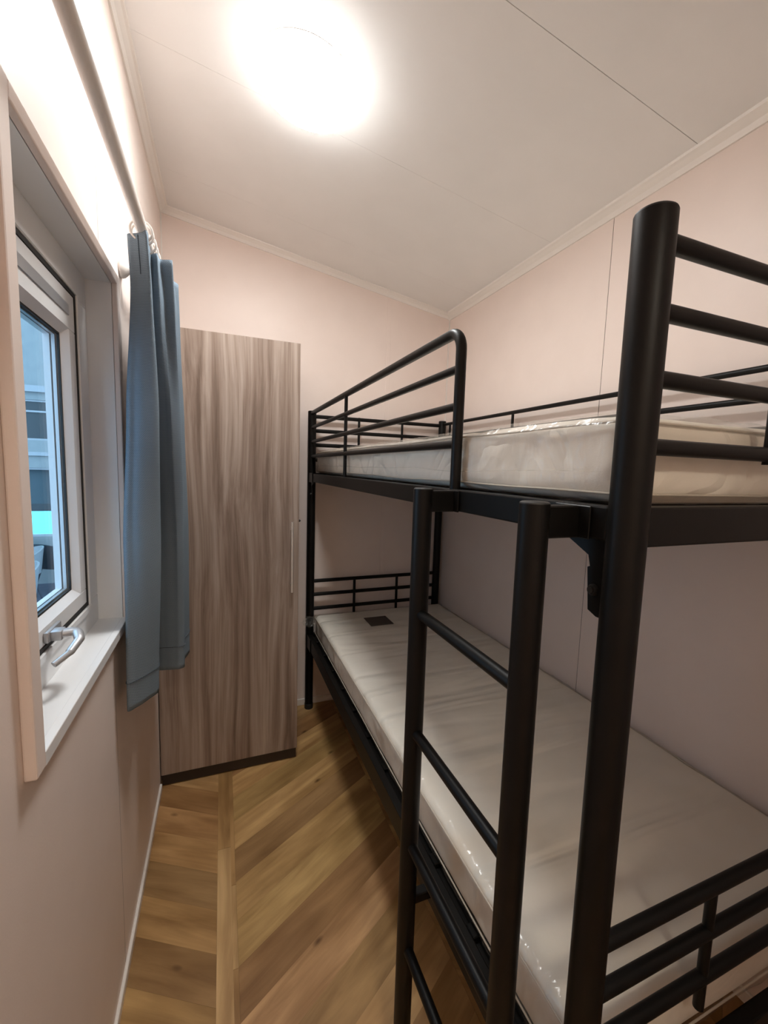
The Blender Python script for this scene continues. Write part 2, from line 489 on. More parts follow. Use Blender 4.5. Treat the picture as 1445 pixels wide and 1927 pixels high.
# back wall (behind the wardrobe)
bm = bmesh.new(); box(bm, -0.1, W + .1, D + .011, D + .10, -0.02, H(0) + .12)
wb = struct('wall_back', bm, M['core'])
for a, b_ in ((0.0, 1.218 - G), (1.218 + G, W)):
    bm = bmesh.new(); prism(bm, [(a, 0), (b_, 0), (b_, H(b_) - .001), (a, H(a) - .001)], D, D + .0105, 'y')
    part('wall_panel', bm, M['wall'], wb)
bm = bmesh.new(); box(bm, 1.206, 1.230, D - .0016, D + .0, 0.06, H(1.23) - .025, 0.0006, 1)
part('joint_strip', bm, M['wall'], wb)
bm = bmesh.new(); box(bm, W - .006, W - .0, D - .006, D - .0, 0.05, H(W) - .02)
part('corner_bead', bm, M['trim'], wb)
bm = bmesh.new(); box(bm, 0, .006, D - .006, D, 0.05, H(0) - .02)
part('corner_bead', bm, M['trim'], wb)
# unseen front wall behind the camera; doorway shaped to send fill light low
DX0, DX1, DH, YH = 0.03, 0.80, 2.03, -2.05
bm = bmesh.new()
for (a, b_, c_, d_) in ((-0.1, DX0, -.02, HL + .12), (DX1, W + .1, -.02, HL + .12), (DX0, DX1, DH, HL + .12)):
    box(bm, a, b_, Y0 - .08, Y0, c_, d_)
wf = struct('wall_front', bm, M['wall'])
# unseen hall added beyond the doorway to house the fill light
bm = bmesh.new()
box(bm, -0.20, -0.10, YH, Y0 - .08, -.02, 2.5)
box(bm, W + .10, W + .20, YH, Y0 - .08, -.02, 2.5)
box(bm, -0.20, W + .20, YH - .1, YH, -.02, 2.5)
struct('wall_added_hall', bm, M['wall'])
bm = bmesh.new(); box(bm, -0.20, W + .20, YH - .1, Y0 - .0805, 2.42, 2.52); struct('ceiling_added_hall', bm, M['ceiling'])
bm = bmesh.new(); box(bm, -0.20, W + .20, YH - .1, Y0 - .101, -0.06, 0.0)
hf = struct('floor_added_hall', bm, M['plank']); hf.color = (0.35, 0.21, 0.09, 1)

# ceiling: sloping panels with joints running across the room
bm = bmesh.new()
def slab(bm, x0, x1, y0, y1, off0, off1):
    vs = [bm.verts.new((x, y, H(x) + o)) for o in (off0, off1) for (x, y) in ((x0, y0), (x1, y0), (x1, y1), (x0, y1))]
    for f in ((0, 1, 2, 3), (4, 7, 6, 5), (0, 4, 5, 1), (1, 5, 6, 2), (2, 6, 7, 3), (3, 7, 4, 0)):
        bm.faces.new([vs[i] for i in f])
slab(bm, -0.1, W + .1, Y0 - .1, D + .1, 0.0125, 0.09)
ce = struct('ceiling', bm, mat('ceiling_core', (0.45, 0.40, 0.36), 0.9))
for a, b_ in ((Y0, -0.26), (-0.26, 0.335), (0.335, 0.930), (0.930, 1.525), (1.525, 2.120), (2.120, D)):
    bm = bmesh.new(); slab(bm, 0, W, a + (G * .75 if a == 0.930 else .0004), b_ - (G * .75 if b_ == 0.930 else .0004), 0.0, 0.012)
    part('ceiling_panel', bm, M['ceiling'], ce)

# cove trims: an L profile with a bead
def cove(name, side):
    bm = bmesh.new()
    if side == 'left':
        z = H(0.0)
        prism(bm, [(0.0, z - .034), (0.006, z - .034), (0.012, z - .018), (0.026, z - .008), (0.034, z - .0125 + .004), (0.036, H(.036) + .0), (0.0, z)], Y0, D, 'y')
    elif side == 'right':
        z = H(W)
        prism(bm, [(W, z - .034), (W - .006, z - .034), (W - .012, z - .018), (W - .026, z - .007), (W - .034, z - .002), (W - .036, H(W - .036)), (W, z)], Y0, D, 'y')
    else:
        prof = [(0, -.030), (-.006, -.030), (-.011, -.016), (-.023, -.007), (-.030, -.004), (-.031, 0), (0, 0)]
        A = [bm.verts.new((0.0, D + p[0], H(0) + p[1])) for p in prof]
        B = [bm.verts.new((W, D + p[0], H(W) + p[1])) for p in prof]
        bm.faces.new(A); bm.faces.new(B[::-1])
        for i in range(len(prof)):
            j = (i + 1) % len(prof)
            bm.faces.new((A[i], A[j], B[j], B[i]))
    return struct(name, bm, M['trim'])
cove('trim_1', 'left'); cove('trim_2', 'right'); cove('trim_3', 'back')

# baseboards
bm = bmesh.new(); box(bm, 0.0, 0.009, Y0, 1.96, 0.0, 0.030, 0.002, 1); struct('baseboard_left', bm, M['trim'])
bm = bmesh.new(); box(bm, 0.61, W - .009, D - .009, D, 0.0, 0.040, 0.002, 1); struct('baseboard_back', bm, M['trim'])
bm = bmesh.new(); box(bm, W - .009, W, Y0, D, 0.0, 0.040, 0.002, 1); struct('baseboard_right', bm, M['trim'])

# ------------------------------------------------------------------ floor: chevron planks
bm = bmesh.new(); box(bm, XO, W + .1, Y0 - .10, D + .1, -0.06, -0.004)
fl = struct('floor', bm, mat('floor_underlay', (0.10, 0.065, 0.035), 0.8))
OAK = [(0.45, 0.275, 0.118), (0.41, 0.247, 0.104), (0.48, 0.30, 0.135), (0.35, 0.205, 0.083), (0.43, 0.26, 0.11), (0.38, 0.22, 0.09)]
def clip(poly, f, c):
    """keep the part of poly where f(p) >= c"""
    out = []
    for i in range(len(poly)):
        p, q = poly[i - 1], poly[i]
        fp, fq = f(p) - c, f(q) - c
        if (fp >= 0) != (fq >= 0):
            t = fp / (fp - fq); out.append((p[0] + (q[0] - p[0]) * t, p[1] + (q[1] - p[1]) * t))
        if fq >= 0: out.append(q)
    return out
def plank(poly, ang, col):
    for f, c_ in ((lambda p: p[0], 0.0), (lambda p: -p[0], -W), (lambda p: p[1], Y0), (lambda p: -p[1], -D)):
        poly = clip(poly, f, c_)
        if len(poly) < 3: return
    ar = abs(sum(poly[i - 1][0] * poly[i][1] - poly[i][0] * poly[i - 1][1] for i in range(len(poly)))) / 2
    if ar < 2e-4: return
    cx = sum(p[0] for p in poly) / len(poly); cy = sum(p[1] for p in poly) / len(poly)
    ca, sa = math.cos(-ang), math.sin(-ang)
    loc = []
    for (x, y) in poly:
        d = Vector((x - cx, y - cy)); l = d.length
        d *= (l - 0.0004) / l
        loc.append((d.x * ca - d.y * sa, d.x * sa + d.y * ca))
    bm = bmesh.new(); prism(bm, loc, -0.004, 0.0, 'z')
    o = fin('plank', bm, M['plank'])
    o.location = (cx, cy, 0); o.rotation_euler = (0, 0, ang)
    o.color = (*col, 1)
    o.parent = fl
t30 = math.tan(math.radians(30))
PW = 0.1335
tones = {}
def col_planks(x0, x1, sgn, ys, tone):
    """planks between x0 and x1; boundary heights given at the spine x0 (sgn +) or x1 (sgn -)"""
    k = 0
    y = ys
    while y < D + 0.9:
        yn = y + PW
        if sgn > 0:
            poly = [(x0, y), (x1, y + (x1 - x0) * t30), (x1, yn + (x1 - x0) * t30), (x0, yn)]
            ang = math.radians(30)
        else:
            poly = [(x1, y), (x1, yn), (x0, yn + (x1 - x0) * t30), (x0, y + (x1 - x0) * t30)]
            ang = math.radians(-30)
        c0 = tone.get(k, OAK[R.randrange(len(OAK))])
        plank(poly, ang, tuple(v * R.uniform(.95, 1.05) for v in c0))
        y = yn; k += 1
SX = 0.2425
base = 1.008 - PW * 14
# k: 14 -> 1.008..1.1415 brown, 15,16 light, 17 dark, 18+ light
D3, L3, M3 = (0.335, 0.198, 0.085), (0.50, 0.315, 0.145), (0.42, 0.255, 0.108)
col_planks(0.303, 0.90, 1, base, {13: L3, 12: M3, 11: L3, 14: D3, 15: L3, 16: L3, 17: D3, 18: L3, 19: M3, 20: L3})
col_planks(-0.36, SX, -1, base + .055, {13: M3, 14: D3, 15: M3, 16: D3, 17: L3, 18: M3, 19: D3, 20: L3})
col_planks(0.90, 1.50, -1, base + .1, {})
col_planks(1.50, 2.10, 1, base + .35, {})
# narrow strips along the spine
LT = (0.56, 0.375, 0.185)
plank([(SX, 1.56), (.288, 1.56), (.288, D), (SX, D)], math.pi / 2, M3)
for a, b_, cc in ((-0.7, 0.2, LT), (0.2, 0.93, M3), (0.93, 1.56, LT)):
    plank([(SX, a), (.288, a), (.288, b_), (SX, b_)], math.pi / 2, cc)
for a, b_, cc in ((-0.7, 0.55, L3), (0.55, 1.139, L3), (1.139, 1.40, LT), (1.40, D, M3)):
    plank([(.288, a), (.303, a), (.303, b_), (.288, b_)], math.pi / 2, cc)

# ------------------------------------------------------------------ window
win = bpy.data.objects.new('window_1', None); COL.objects.link(win)
win.location = (0, WY0, WZ0); win['kind'] = 'structure'
def frame(bm, x0, x1, o, i, bevel=0.0):
    """rectangular ring: o=(y0,y1,z0,z1) outer, i inner"""
    box(bm, x0, x1, o[0], o[1], o[2], i[2], bevel, 1)
    box(bm, x0, x1, o[0], o[1], i[3], o[3], bevel, 1)
    box(bm, x0, x1, o[0], i[0], i[2], i[3], bevel, 1)
    box(bm, x0, x1, i[1], o[1], i[2], i[3], bevel, 1)
OP = (WY0, WY1, WZ0, WZ1)
# lining boards of the reveal
bm = bmesh.new(); frame(bm, -0.058, 0.004, (WY0 - .018, WY1 + .018, WZ0 - .018, WZ1 + .018), OP); part('lining', bm, M['upvc'], win)
# casing on the wall face
bm = bmesh.new()
box(bm, 0.0, 0.017, WY0 - .034, WY0, WZ0 - .022, WZ1 + .026, 0.003, 2); part('casing', bm, M['wall'], win)
bm = bmesh.new(); box(bm, 0.0, 0.017, WY1, WY1 + .034, WZ0 - .022, WZ1 + .026, 0.003, 2); part('casing', bm, M['wall'], win)
bm = bmesh.new(); box(bm, 0.0, 0.0165, WY0, WY1, WZ1, WZ1 + .026, 0.003, 2); part('casing', bm, M['wall'], win)
bm = bmesh.new(); box(bm, 0.0, 0.0165, WY0, WY1, WZ0 - .024, WZ0 + .0006, 0.002, 2); part('window_sill', bm, M['upvc'], win)
# fixed frame
IN = (0.835, 1.243, 1.092, 1.850)
bm = bmesh.new(); frame(bm, -0.116, -0.056, (WY0 - .01, WY1 + .01, WZ0 - .01, WZ1 + .01), IN, 0.002); part('frame', bm, M['upvc'], win)
# bevelled inner lip of the fixed frame
bm = bmesh.new(); frame(bm, -0.0575, -0.049, (IN[0] - .022, IN[1] + .018, IN[2] - .02, IN[3] + .02), (IN[0] - .002, IN[1] + .002, IN[2] - .002, IN[3] + .002), 0.002)
part('frame_lip', bm, M['upvc'], win)
bm = bmesh.new(); frame(bm, -0.066, -0.0525, (IN[0] - .001, IN[1] + .001, IN[2] - .001, IN[3] + .001), (IN[0] + .0078, IN[1] - .0078, IN[2] + .0078, IN[3] - .0078)); part('gasket', bm, M['gasket'], win)
# sash with bevelled glazing edge
SO = (IN[0] + .008, IN[1] - .008, IN[2] + .008, IN[3] - .008)
GI = (0.885, 1.181, 1.150, 1.745)
BI = (GI[0] - .012, GI[1] + .012, GI[2] - .014, GI[3] + .014)
sash = None
bm = bmesh.new(); frame(bm, -0.100, -0.054, SO, BI, 0.0015)
# bevel faces
def ringface(bm, a, xa, b_, xb):
    A = [bm.verts.new((xa, y, z)) for y, z in ((a[0], a[2]), (a[1], a[2]), (a[1], a[3]), (a[0], a[3]))]
    B = [bm.verts.new((xb, y, z)) for y, z in ((b_[0], b_[2]), (b_[1], b_[2]), (b_[1], b_[3]), (b_[0], b_[3]))]
    for i in range(4): bm.faces.new((A[i], A[(i + 1) % 4], B[(i + 1) % 4], B[i]))
ringface(bm, BI, -0.0555, GI, -0.069); ringface(bm, GI, -0.069, BI, -0.085)
sash = part('sash', bm, M['upvc'], win)
bm = bmesh.new(); frame(bm, -0.0735, -0.0695, (GI[0] - .004, GI[1] + .004, GI[2] - .004, GI[3] + .004), (GI[0] + .004, GI[1] - .004, GI[2] + .004, GI[3] - .004)); part('glazing_gasket', bm, M['gasket'], sash)
bm = bmesh.new(); box(bm, -0.0755, -0.0715, GI[0], GI[1], GI[2], GI[3]); part('glass_pane', bm, M['glass'], sash)
for (xa, xb, mm, nm) in ((-0.0835, -0.077, M['silver'], 'glass_spacer'), (-0.0865, -0.0837, M['gasket'], 'outer_gasket'), (-0.0995, -0.0867, M['upvc'], 'outer_bead')):
    bm = bmesh.new(); frame(bm, xa, xb, (GI[0] - .011, GI[1] + .011, GI[2] - .013, GI[3] + .013), (GI[0] + .006, GI[1] - .006, GI[2] + .006, GI[3] - .006)); part(nm, bm, mm, sash)
# ventilation slot on the upper sash rail
bm = bmesh.new(); box(bm, -0.0545, -0.0515, 0.875, 1.192, 1.788, 1.813, 0.0012, 1)
vn = part('ventilation_strip', bm, M['silver'], sash)
# handle on the lower rail
bm = bmesh.new(); box(bm, -0.0545, -0.045, 0.955, 1.028, 1.105, 1.127, 0.003, 2)
box(bm, -0.046, -0.026, 0.962, 0.990, 1.106, 1.126, 0.003, 2)
hb = part('handle_base', bm, M['silver'], sash, True)
HP = rounded_path([(-0.030, 0.976, 1.116), (-0.006, 0.984, 1.116), (0.004, 0.958, 1.108), (-0.004, 0.925, 1.095), (-0.022, 0.902, 1.084)], .011, 6)
bm = bmesh.new()
tube(bm, HP, [0.0115 - 0.0055 * k / (len(HP) - 1) for k in range(len(HP))], 16, flat=0.8)
part('handle_grip', bm, M['silver'], sash, True)
# outer reveal boards of the window

# ------------------------------------------------------------------ wardrobe
wd = thing('wardrobe', 'tall grey-brown wood grain wardrobe with single door standing against the back wall', 'wardrobe', (0.305, 2.19, 0))
WX0, WX1, WYF, WH = 0.004, 0.609, 1.968, 2.013
bm = bmesh.new()
box(bm, WX0 + .002, WX0 + .020, WYF + .021, 2.425, 0.062, WH)
box(bm, WX1 - .018, WX1, WYF + .021, 2.425, 0.062, WH)
box(bm, WX0 + .020, WX1 - .018, WYF + .021, 2.425, WH - .018, WH)
box(bm, WX0 + .020, WX1 - .018, WYF + .021, 2.425, 0.062, 0.080)
box(bm, WX0 + .020, WX1 - .018, 2.415, 2.425, 0.080, WH - .018)
part('cabinet_body', bm, M['laminate'], wd)
bm = bmesh.new(); box(bm, WX0, WX1 - .001, WYF, WYF + .018, 0.060, WH, 0.001, 1)
door = part('door', bm, M['laminate'], wd)
bm = bmesh.new()
tube(bm, [(0.573, WYF - .028, 0.868), (0.573, WYF - .028, 1.202)], 0.0055, 14)
tube(bm, [(0.573, WYF - .028, 0.905), (0.573, WYF + .001, 0.905)], 0.004, 10)
tube(bm, [(0.573, WYF - .028, 1.165), (0.573, WYF + .001, 1.165)], 0.004, 10)
part('handle', bm, M['steel'], door, True)
bm = bmesh.new(); box(bm, WX0 + .003, WX1 - .004, WYF + .012, 2.42, 0.004, 0.060, 0.001, 1); part('plinth', bm, M['plinth'], wd)
for x in (WX0 + .03, WX1 - .03):
    bm = bmesh.new(); lathe(bm, [(0, 0), (.011, 0), (.011, .005), (0, .005)], (x, WYF + .03, 0), 'z', 16); part('glide', bm, M['white_metal'], wd, True)
bm = bmesh.new(); lathe(bm, [(0, 0), (.006, 0), (.0065, .008), (.004, .010), (.004, .013), (0, .013)], (WX1, WYF + .04, 1.20), 'x', 16); part('side_knob', bm, M['plinth'], wd, True)
bm = bmesh.new(); lathe(bm, [(0, 0), (.008, 0), (.007, .006), (0, .008)], (WX1, WYF + .045, 1.318), 'x', 16); part('cover_cap', bm, M['white_metal'], wd, True)

# ------------------------------------------------------------------ bunk bed
bed = thing('bunk_bed', 'black tubular metal bunk bed frame filling the wall opposite the window', 'bed', (1.17, 1.39, 0))
X1, X2, Y1, Y2 = 0.751, 1.587, 0.379, 2.398
ZT = 1.772
PR = 0.0235
K = M['black']
for (x, y) in ((X1, Y1), (X2, Y1), (X1, Y2), (X2, Y2)):
    bm = bmesh.new(); tube(bm, [(x, y, 0.012), (x, y, ZT - .002)], PR, 32)
    po = part('post', bm, K, bed, True)
    bm = bmesh.new(); lathe(bm, [(0, ZT - .002), (PR - .0002, ZT - .002), (PR - .0008, ZT), (PR - .004, ZT + .0022), (0, ZT + .0035)], (x, y, 0), 'z', 32)
    part('post_cap', bm, M['foot'], po, True)
    bm = bmesh.new(); lathe(bm, [(0, 0), (PR + .002, 0), (PR + .0025, .010), (PR + .0015, .030), (PR + .0001, .031), (PR + .0001, .02), (0, .02)], (x, y, 0), 'z', 32)
    part('post_foot', bm, M['foot'], po, True)
# beams
def beam(x0, x1, y0, y1, z0, z1, name):
    bm = bmesh.new(); box(bm, x0, x1, y0, y1, z0, z1, 0.003, 2); return part(name, bm, K, bed)
UZ0, UZ1 = 1.376, 1.422
LZ0, LZ1 = 0.395, 0.468
def side_beam(x, sgn, z0, z1):
    # angle section: upright web and an inner ledge that carries the slats
    bm = bmesh.new()
    box(bm, x - .0125, x + .0125, Y1 + .02, Y2 - .02, z0, z1, 0.003, 2)
    a_, c_ = sorted((x + sgn * .012, x + sgn * .060))
    box(bm, a_, c_, Y1 + .02, Y2 - .02, z1 - .0165, z1 - .0125, 0.0008, 1)
    return part('side_beam', bm, K, bed)
for x, sg in ((X1, 1), (X2, -1)):
    side_beam(x, sg, UZ0, UZ1)
    side_beam(x, sg, LZ0, LZ1)
for y in (Y1, Y2):
    beam(X1 + .02, X2 - .02, y - .0125, y + .0125, UZ0 - .004, UZ1 + .002, 'end_beam')
    beam(X1 + .02, X2 - .02, y - .0125, y + .0125, LZ0 + .01, LZ1, 'end_beam')
# slats carrying the mattresses
for zb in (UZ1 - .0005, LZ1 - .0005):
    for k in range(11):
        y = Y1 + .12 + k * .178
        bm = bmesh.new(); box(bm, X1 + .0132, X2 - .0132, y - .016, y + .016, zb - .0118, zb, 0.002, 1); part('slat', bm, K, bed)
# end rails
RR = 0.0108
def rail(pts, r, name, rad=None, seg=16):
    bm = bmesh.new(); tube(bm, rounded_path(pts, rad) if rad else pts, r, seg); return part(name, bm, K, bed, True)
for y in (Y1, Y2):
    zs = (1.744, 1.664, 1.584, 1.500)
    for z in zs:
        rail([(X1 + .018, y, z), (X2 - .018, y, z)], RR, 'end_rail')
    for x in (1.030, 1.308):
        rail([(x, y, 1.755 if y == Y2 else 1.745), (x, y, 1.485)], 0.0072, 'rail_spindle', seg=12)
    for z in (0.788, 0.706, 0.620):
        rail([(X1 + .018, y, z), (X2 - .018, y, z)], RR, 'end_rail')
    for x in (1.024, 1.306):
        rail([(x, y, 0.787), (x, y, 0.560)], 0.0082, 'rail_spindle', seg=12)
# wall-side guard of the upper bunk
for z in (1.751, 1.672, 1.592):
    rail([(X2, Y2 - .018, z), (X2, Y1 + .018, z)], 0.0092, 'guard_rail')
for y in (2.30, 1.70, 1.07, 0.66):
    rail([(X2, y, 1.750), (X2, y, 1.420)], 0.0068, 'rail_spindle', seg=12)
# room-side guard with the bent corner
GY = 0.806
rail([(X1, Y2 - .015, 1.762), (X1, GY, 1.762), (X1, GY, 1.418)], 0.0118, 'guard_frame', 0.042, 20)
for z in (1.682, 1.602, 1.520):
    rail([(X1, Y2 - .018, z), (X1, GY + .006, z)], 0.0092, 'guard_rail')
rail([(X1, 1.700, 1.758), (X1, 1.700, 1.418)], 0.0074, 'rail_spindle', seg=12)
# corner gusset plates and bolts under the upper side beam
def gusset(y, s, x=X1 - .004):
    bm = bmesh.new()
    pts = [(0.016, UZ0 + .012), (0.098, UZ0 + .012), (0.098, UZ0), (0.050, 1.352), (0.046, 1.337), (0.050, 1.335), (0.044, 1.276), (0.030, 1.270), (0.016, 1.270)]
    prism(bm, [(y + s * a, z) for a, z in pts], x - .003, x + .003, 'x')
    g = part('gusset_plate', bm, K, bed)
    bm = bmesh.new(); lathe(bm, [(0, -.007), (.004, -.007), (.004, -.005), (.0065, -.006), (.0080, -.003), (.0080, .0), (0, .0)], (x - .003, y + s * .036, 1.306), 'x', 20)
    part('bolt', bm, M['foot'], bed, True)
gusset(Y1, 1); gusset(Y2, -1); gusset(Y1, 1, X2 + .004); gusset(Y2, -1, X2 + .004)
# end lugs where the long beams meet the posts
for x in (X1,):
    for z0, z1 in ((UZ0 - .003, UZ1 + .004), (LZ0 - .002, LZ1 + .002)):
        bm = bmesh.new(); prism(bm, [(Y2 - .10, z0), (Y2 - .012, z0), (Y2 - .002, (z0 + z1) / 2), (Y2 - .012, z1), (Y2 - .10, z1)], x - .017, x - .0135, 'x')
        part('beam_lug', bm, K, bed)

# ------------------------------------------------------------------ ladder hooked on the bed
ld = thing('bunk_ladder', 'black metal ladder with round rungs hooked onto the side of the bunk bed', 'ladder', (0.668, 0.625, 0))
LX, LYA, LYB = 0.668, 0.795, 0.455
for y in (LYA, LYB):
    bm = bmesh.new(); tube(bm, [(LX, y, 0.010), (LX, y, 1.421)], 0.0205, 28)
    p_ = part('ladder_post', bm, K, ld, True)
    bm = bmesh.new(); lathe(bm, [(0, 1.421), (.0203, 1.421), (.0198, 1.4228), (.017, 1.4242), (0, 1.4252)], (LX, y, 0), 'z', 28); part('post_cap', bm, M['foot'], p_, True)
    bm = bmesh.new(); lathe(bm, [(0, 0), (.0225, 0), (.0225, .024), (.0207, .025), (0, .012)], (LX, y, 0), 'z', 28); part('post_foot', bm, M['foot'], p_, True)
    bm = bmesh.new(); box(bm, LX + .012, X1 - .0130, y - .013, y + .013, UZ0 - .002, UZ1 - .003, 0.002, 1); 
    box(bm, X1 - .0165, X1 - .0130, y - .032, y + .032, UZ0 - .0015, UZ1 - .002, 0.001, 1)
    part('top_bracket', bm, K, ld)
    bm = bmesh.new(); box(bm, LX + .012, X1 - .0130, y - .011, y + .011, 0.445, 0.468, 0.002, 1)
    part('spacer_bracket', bm, K, ld)
for z in (1.152, 0.878, 0.604, 0.338):
    bm = bmesh.new(); tube(bm, [(LX, LYA - .01, z), (LX, LYB + .01, z)], 0.0115, 20); part('rung', bm, K, ld, True)

# ------------------------------------------------------------------ mattresses in clear plastic
def rbox(x0, x1, y0, y1, z0, z1, rad, nx=26, ny=60, nz=5, disp=None, grow=0.0):
    """rounded box as a closed grid surface"""
    bm = bmesh.new()
    def axis(a, b_, n):
        # denser near the ends so that the rounding has points
        k = [0, .15, .35, .6, 1.0]
        s = [a + rad * t for t in k] + [a + rad + (b_ - a - 2 * rad) * i / n for i in range(1, n)] + [b_ - rad * t for t in reversed(k)]
        return s
    xs, ys, zs = axis(x0, x1, nx), axis(y0, y1, ny), axis(z0, z1, nz)
    cache = {}
    def V(i, j, k):
        key = (i, j, k)
        if key in cache: return cache[key]
        p = Vector((xs[i], ys[j], zs[k]))
        c_ = Vector((min(max(p.x, x0 + rad), x1 - rad), min(max(p.y, y0 + rad), y1 - rad), min(max(p.z, z0 + rad), z1 - rad)))
        d = p - c_
        nrm = d.normalized() if d.length > 1e-7 else Vector((0, 0, 1))
        m_ = max(abs(d.x), abs(d.y), abs(d.z))
        q = c_ + nrm * (m_ + grow)
        if disp: q = disp(q, nrm, p)
        cache[key] = bm.verts.new(q)
        return cache[key]
    I, J, Kk = len(xs) - 1, len(ys) - 1, len(zs) - 1
    for i in range(I):
        for j in range(J):
            bm.faces.new((V(i, j, 0), V(i, j + 1, 0), V(i + 1, j + 1, 0), V(i + 1, j, 0)))
            bm.faces.new((V(i, j, Kk), V(i + 1, j, Kk), V(i + 1, j + 1, Kk), V(i, j + 1, Kk)))
    for i in range(I):
        for k in range(Kk):
            bm.faces.new((V(i, 0, k), V(i + 1, 0, k), V(i + 1, 0, k + 1), V(i, 0, k + 1)))
            bm.faces.new((V(i, J, k), V(i, J, k + 1), V(i + 1, J, k + 1), V(i + 1, J, k)))
    for j in range(J):
        for k in range(Kk):
            bm.faces.new((V(0, j, k), V(0, j, k + 1), V(0, j + 1, k + 1), V(0, j + 1, k)))
            bm.faces.new((V(I, j, k), V(I, j + 1, k), V(I, j + 1, k + 1), V(I, j, k + 1)))
    return bm

def mattress(name, label, x0, x1, y0, y1, z0, z1, seed, sag, folds):
    t = thing(name, label, 'mattress', ((x0 + x1) / 2, (y0 + y1) / 2, z0))
    def dm(q, n, p):
        v = noise.noise(Vector((q.x * 2.2 + seed, q.y * 2.0, 0))) * sag * max(n.z, 0)
        v -= folds * max(n.z, 0) * max(0, math.sin(q.y * 26 + noise.noise(Vector((q.x * 2, q.y * 1.5, seed))) * 5)) ** 5
        s = noise.noise(Vector((q.y * 5.0 + q.z * 5, q.x * 5.0 + q.z * 7, seed + 3))) * .005 * (1 - abs(n.z))
        c1 = noise.noise(Vector((q.y * 4.2 + q.z * 3.5, q.x * 4.2, seed + 7)))
        s -= max(0.0, 1 - abs(c1) * 9) * .0035 * (1 - abs(n.z))
        q = q + Vector((n.x, n.y, 0)) * s
        q.z += v
        return q
    bm = rbox(x0, x1, y0, y1, z0, z1, .027, nx=26, ny=110, nz=8, disp=dm)
    part('mattress_body', bm, M['mattress'] if z0 > 1 else M['mattress_2'], t, False)
    for p in t.children[-1].data.polygons: p.use_smooth = True
    # piping along both edges
    for zz in (z1 - .012, z0 + .014):
        e = 0.0015
        path = rounded_path([(x0 - e, (y0 + y1) / 2, zz), (x0 - e, y1 + e, zz), (x1 + e, y1 + e, zz), (x1 + e, y0 - e, zz), (x0 - e, y0 - e, zz), (x0 - e, (y0 + y1) / 2 - .01, zz)], 0.026, 6)
        full = []
        for a, b_ in zip(path, path[1:]):
            n_ = max(1, int((b_ - a).length / .04))
            for k in range(n_): full.append(a.lerp(b_, k / n_))
        full = [Vector((p.x, p.y, p.z + noise.noise(Vector((p.x * 3, p.y * 4, seed))) * .003)) for p in full]
        bm = bmesh.new(); tube(bm, full, 0.0019, 8, closed=True); part('piping', bm, M['piping'], t, True)
    # loose clear film with creases
    def df(q, n, p):
        v = noise.noise(Vector((q.x * 4 + seed, q.y * 4, q.z * 4))) * .0035
        cr = noise.noise(Vector((q.x * 9, q.y * 14 + seed, q.z * 10)))
        v += (1 - min(1, abs(cr) * 5)) * .0035
        # sides bulge more than the top
        q = q + n * (v + .0045 + (.004 if abs(n.z) < .5 else 0))
        if n.z > .3: q.z += noise.noise(Vector((q.x * 2.2 + seed, q.y * 2.0, 0))) * sag
        if n.z < -.2: q.z = max(q.z, z0 - .001)
        return q
    bm = rbox(x0, x1, y0, y1, z0, z1, .027, nx=50, ny=110, nz=8, disp=df)
    o = part('plastic_wrap', bm, M['film'], t)
    # welded seam of the film along the room side
    sp = []
    for k in range(80):
        y = y0 + .03 + (y1 - y0 - .06) * k / 79
        sp.append((x0 - .0145 + noise.noise(Vector((y * 6, seed, 0))) * .002, y, z0 + .042 + noise.noise(Vector((y * 3.1, seed, 4))) * .010))
    bm = bmesh.new(); tube(bm, sp, 0.0011, 6); part('film_seam', bm, M['film'], t, True)
    for p in o.data.polygons: p.use_smooth = True
    return t
mu = mattress('mattress', 'cream single mattress in clear plastic lying on the upper bunk', X1 + .020, X2 - .018, Y1 + .030, Y2 - .035, UZ1 + .0015, 1.548, 2.0, .004, .002)
ml_ = mattress('mattress', 'cream single mattress in clear plastic with dark label lying on the lower bunk', X1 + .026, X2 + .022, Y1 + .022, Y2 - .020, LZ1 + .0015, 0.588, 9.0, .004, .003)
# woven label on the lower mattress
bm = bmesh.new()
n_ = 8
g = [[bm.verts.new((1.034 + .136 * i / n_, 2.100 + .136 * j / n_, 0.5945 + noise.noise(Vector(((1.034 + .136 * i / n_) * 2.2 + 9, (2.1 + .136 * j / n_) * 2.0, 0))) * .004 - .002)) for j in range(n_ + 1)] for i in range(n_ + 1)]
for i in range(n_):
    for j in range(n_): bm.faces.new((g[i][j], g[i + 1][j], g[i + 1][j + 1], g[i][j + 1]))
r_ = bmesh.ops.extrude_face_region(bm, geom=bm.faces[:])
for v in [e for e in r_['geom'] if isinstance(e, bmesh.types.BMVert)]: v.co.z -= .001
lb = part('cloth_label', bm, M['label'], ml_)
lb['label'] = 'dark brown square label'
# crumpled tail of film at the far post
bm = bmesh.new()
bmesh.ops.create_icosphere(bm, subdivisions=4, radius=1)
for v in bm.verts:
    d = v.co.copy()
    k = 1 + .55 * noise.noise(d * 2.3) + .35 * abs(noise.noise(d * 5.5))
    v.co = Vector((0.747 + d.x * .040 * k, 2.345 + d.y * .030 * k, 0.562 + d.z * .024 * k))
o = part('wrap_tail', bm, M['film'], ml_)

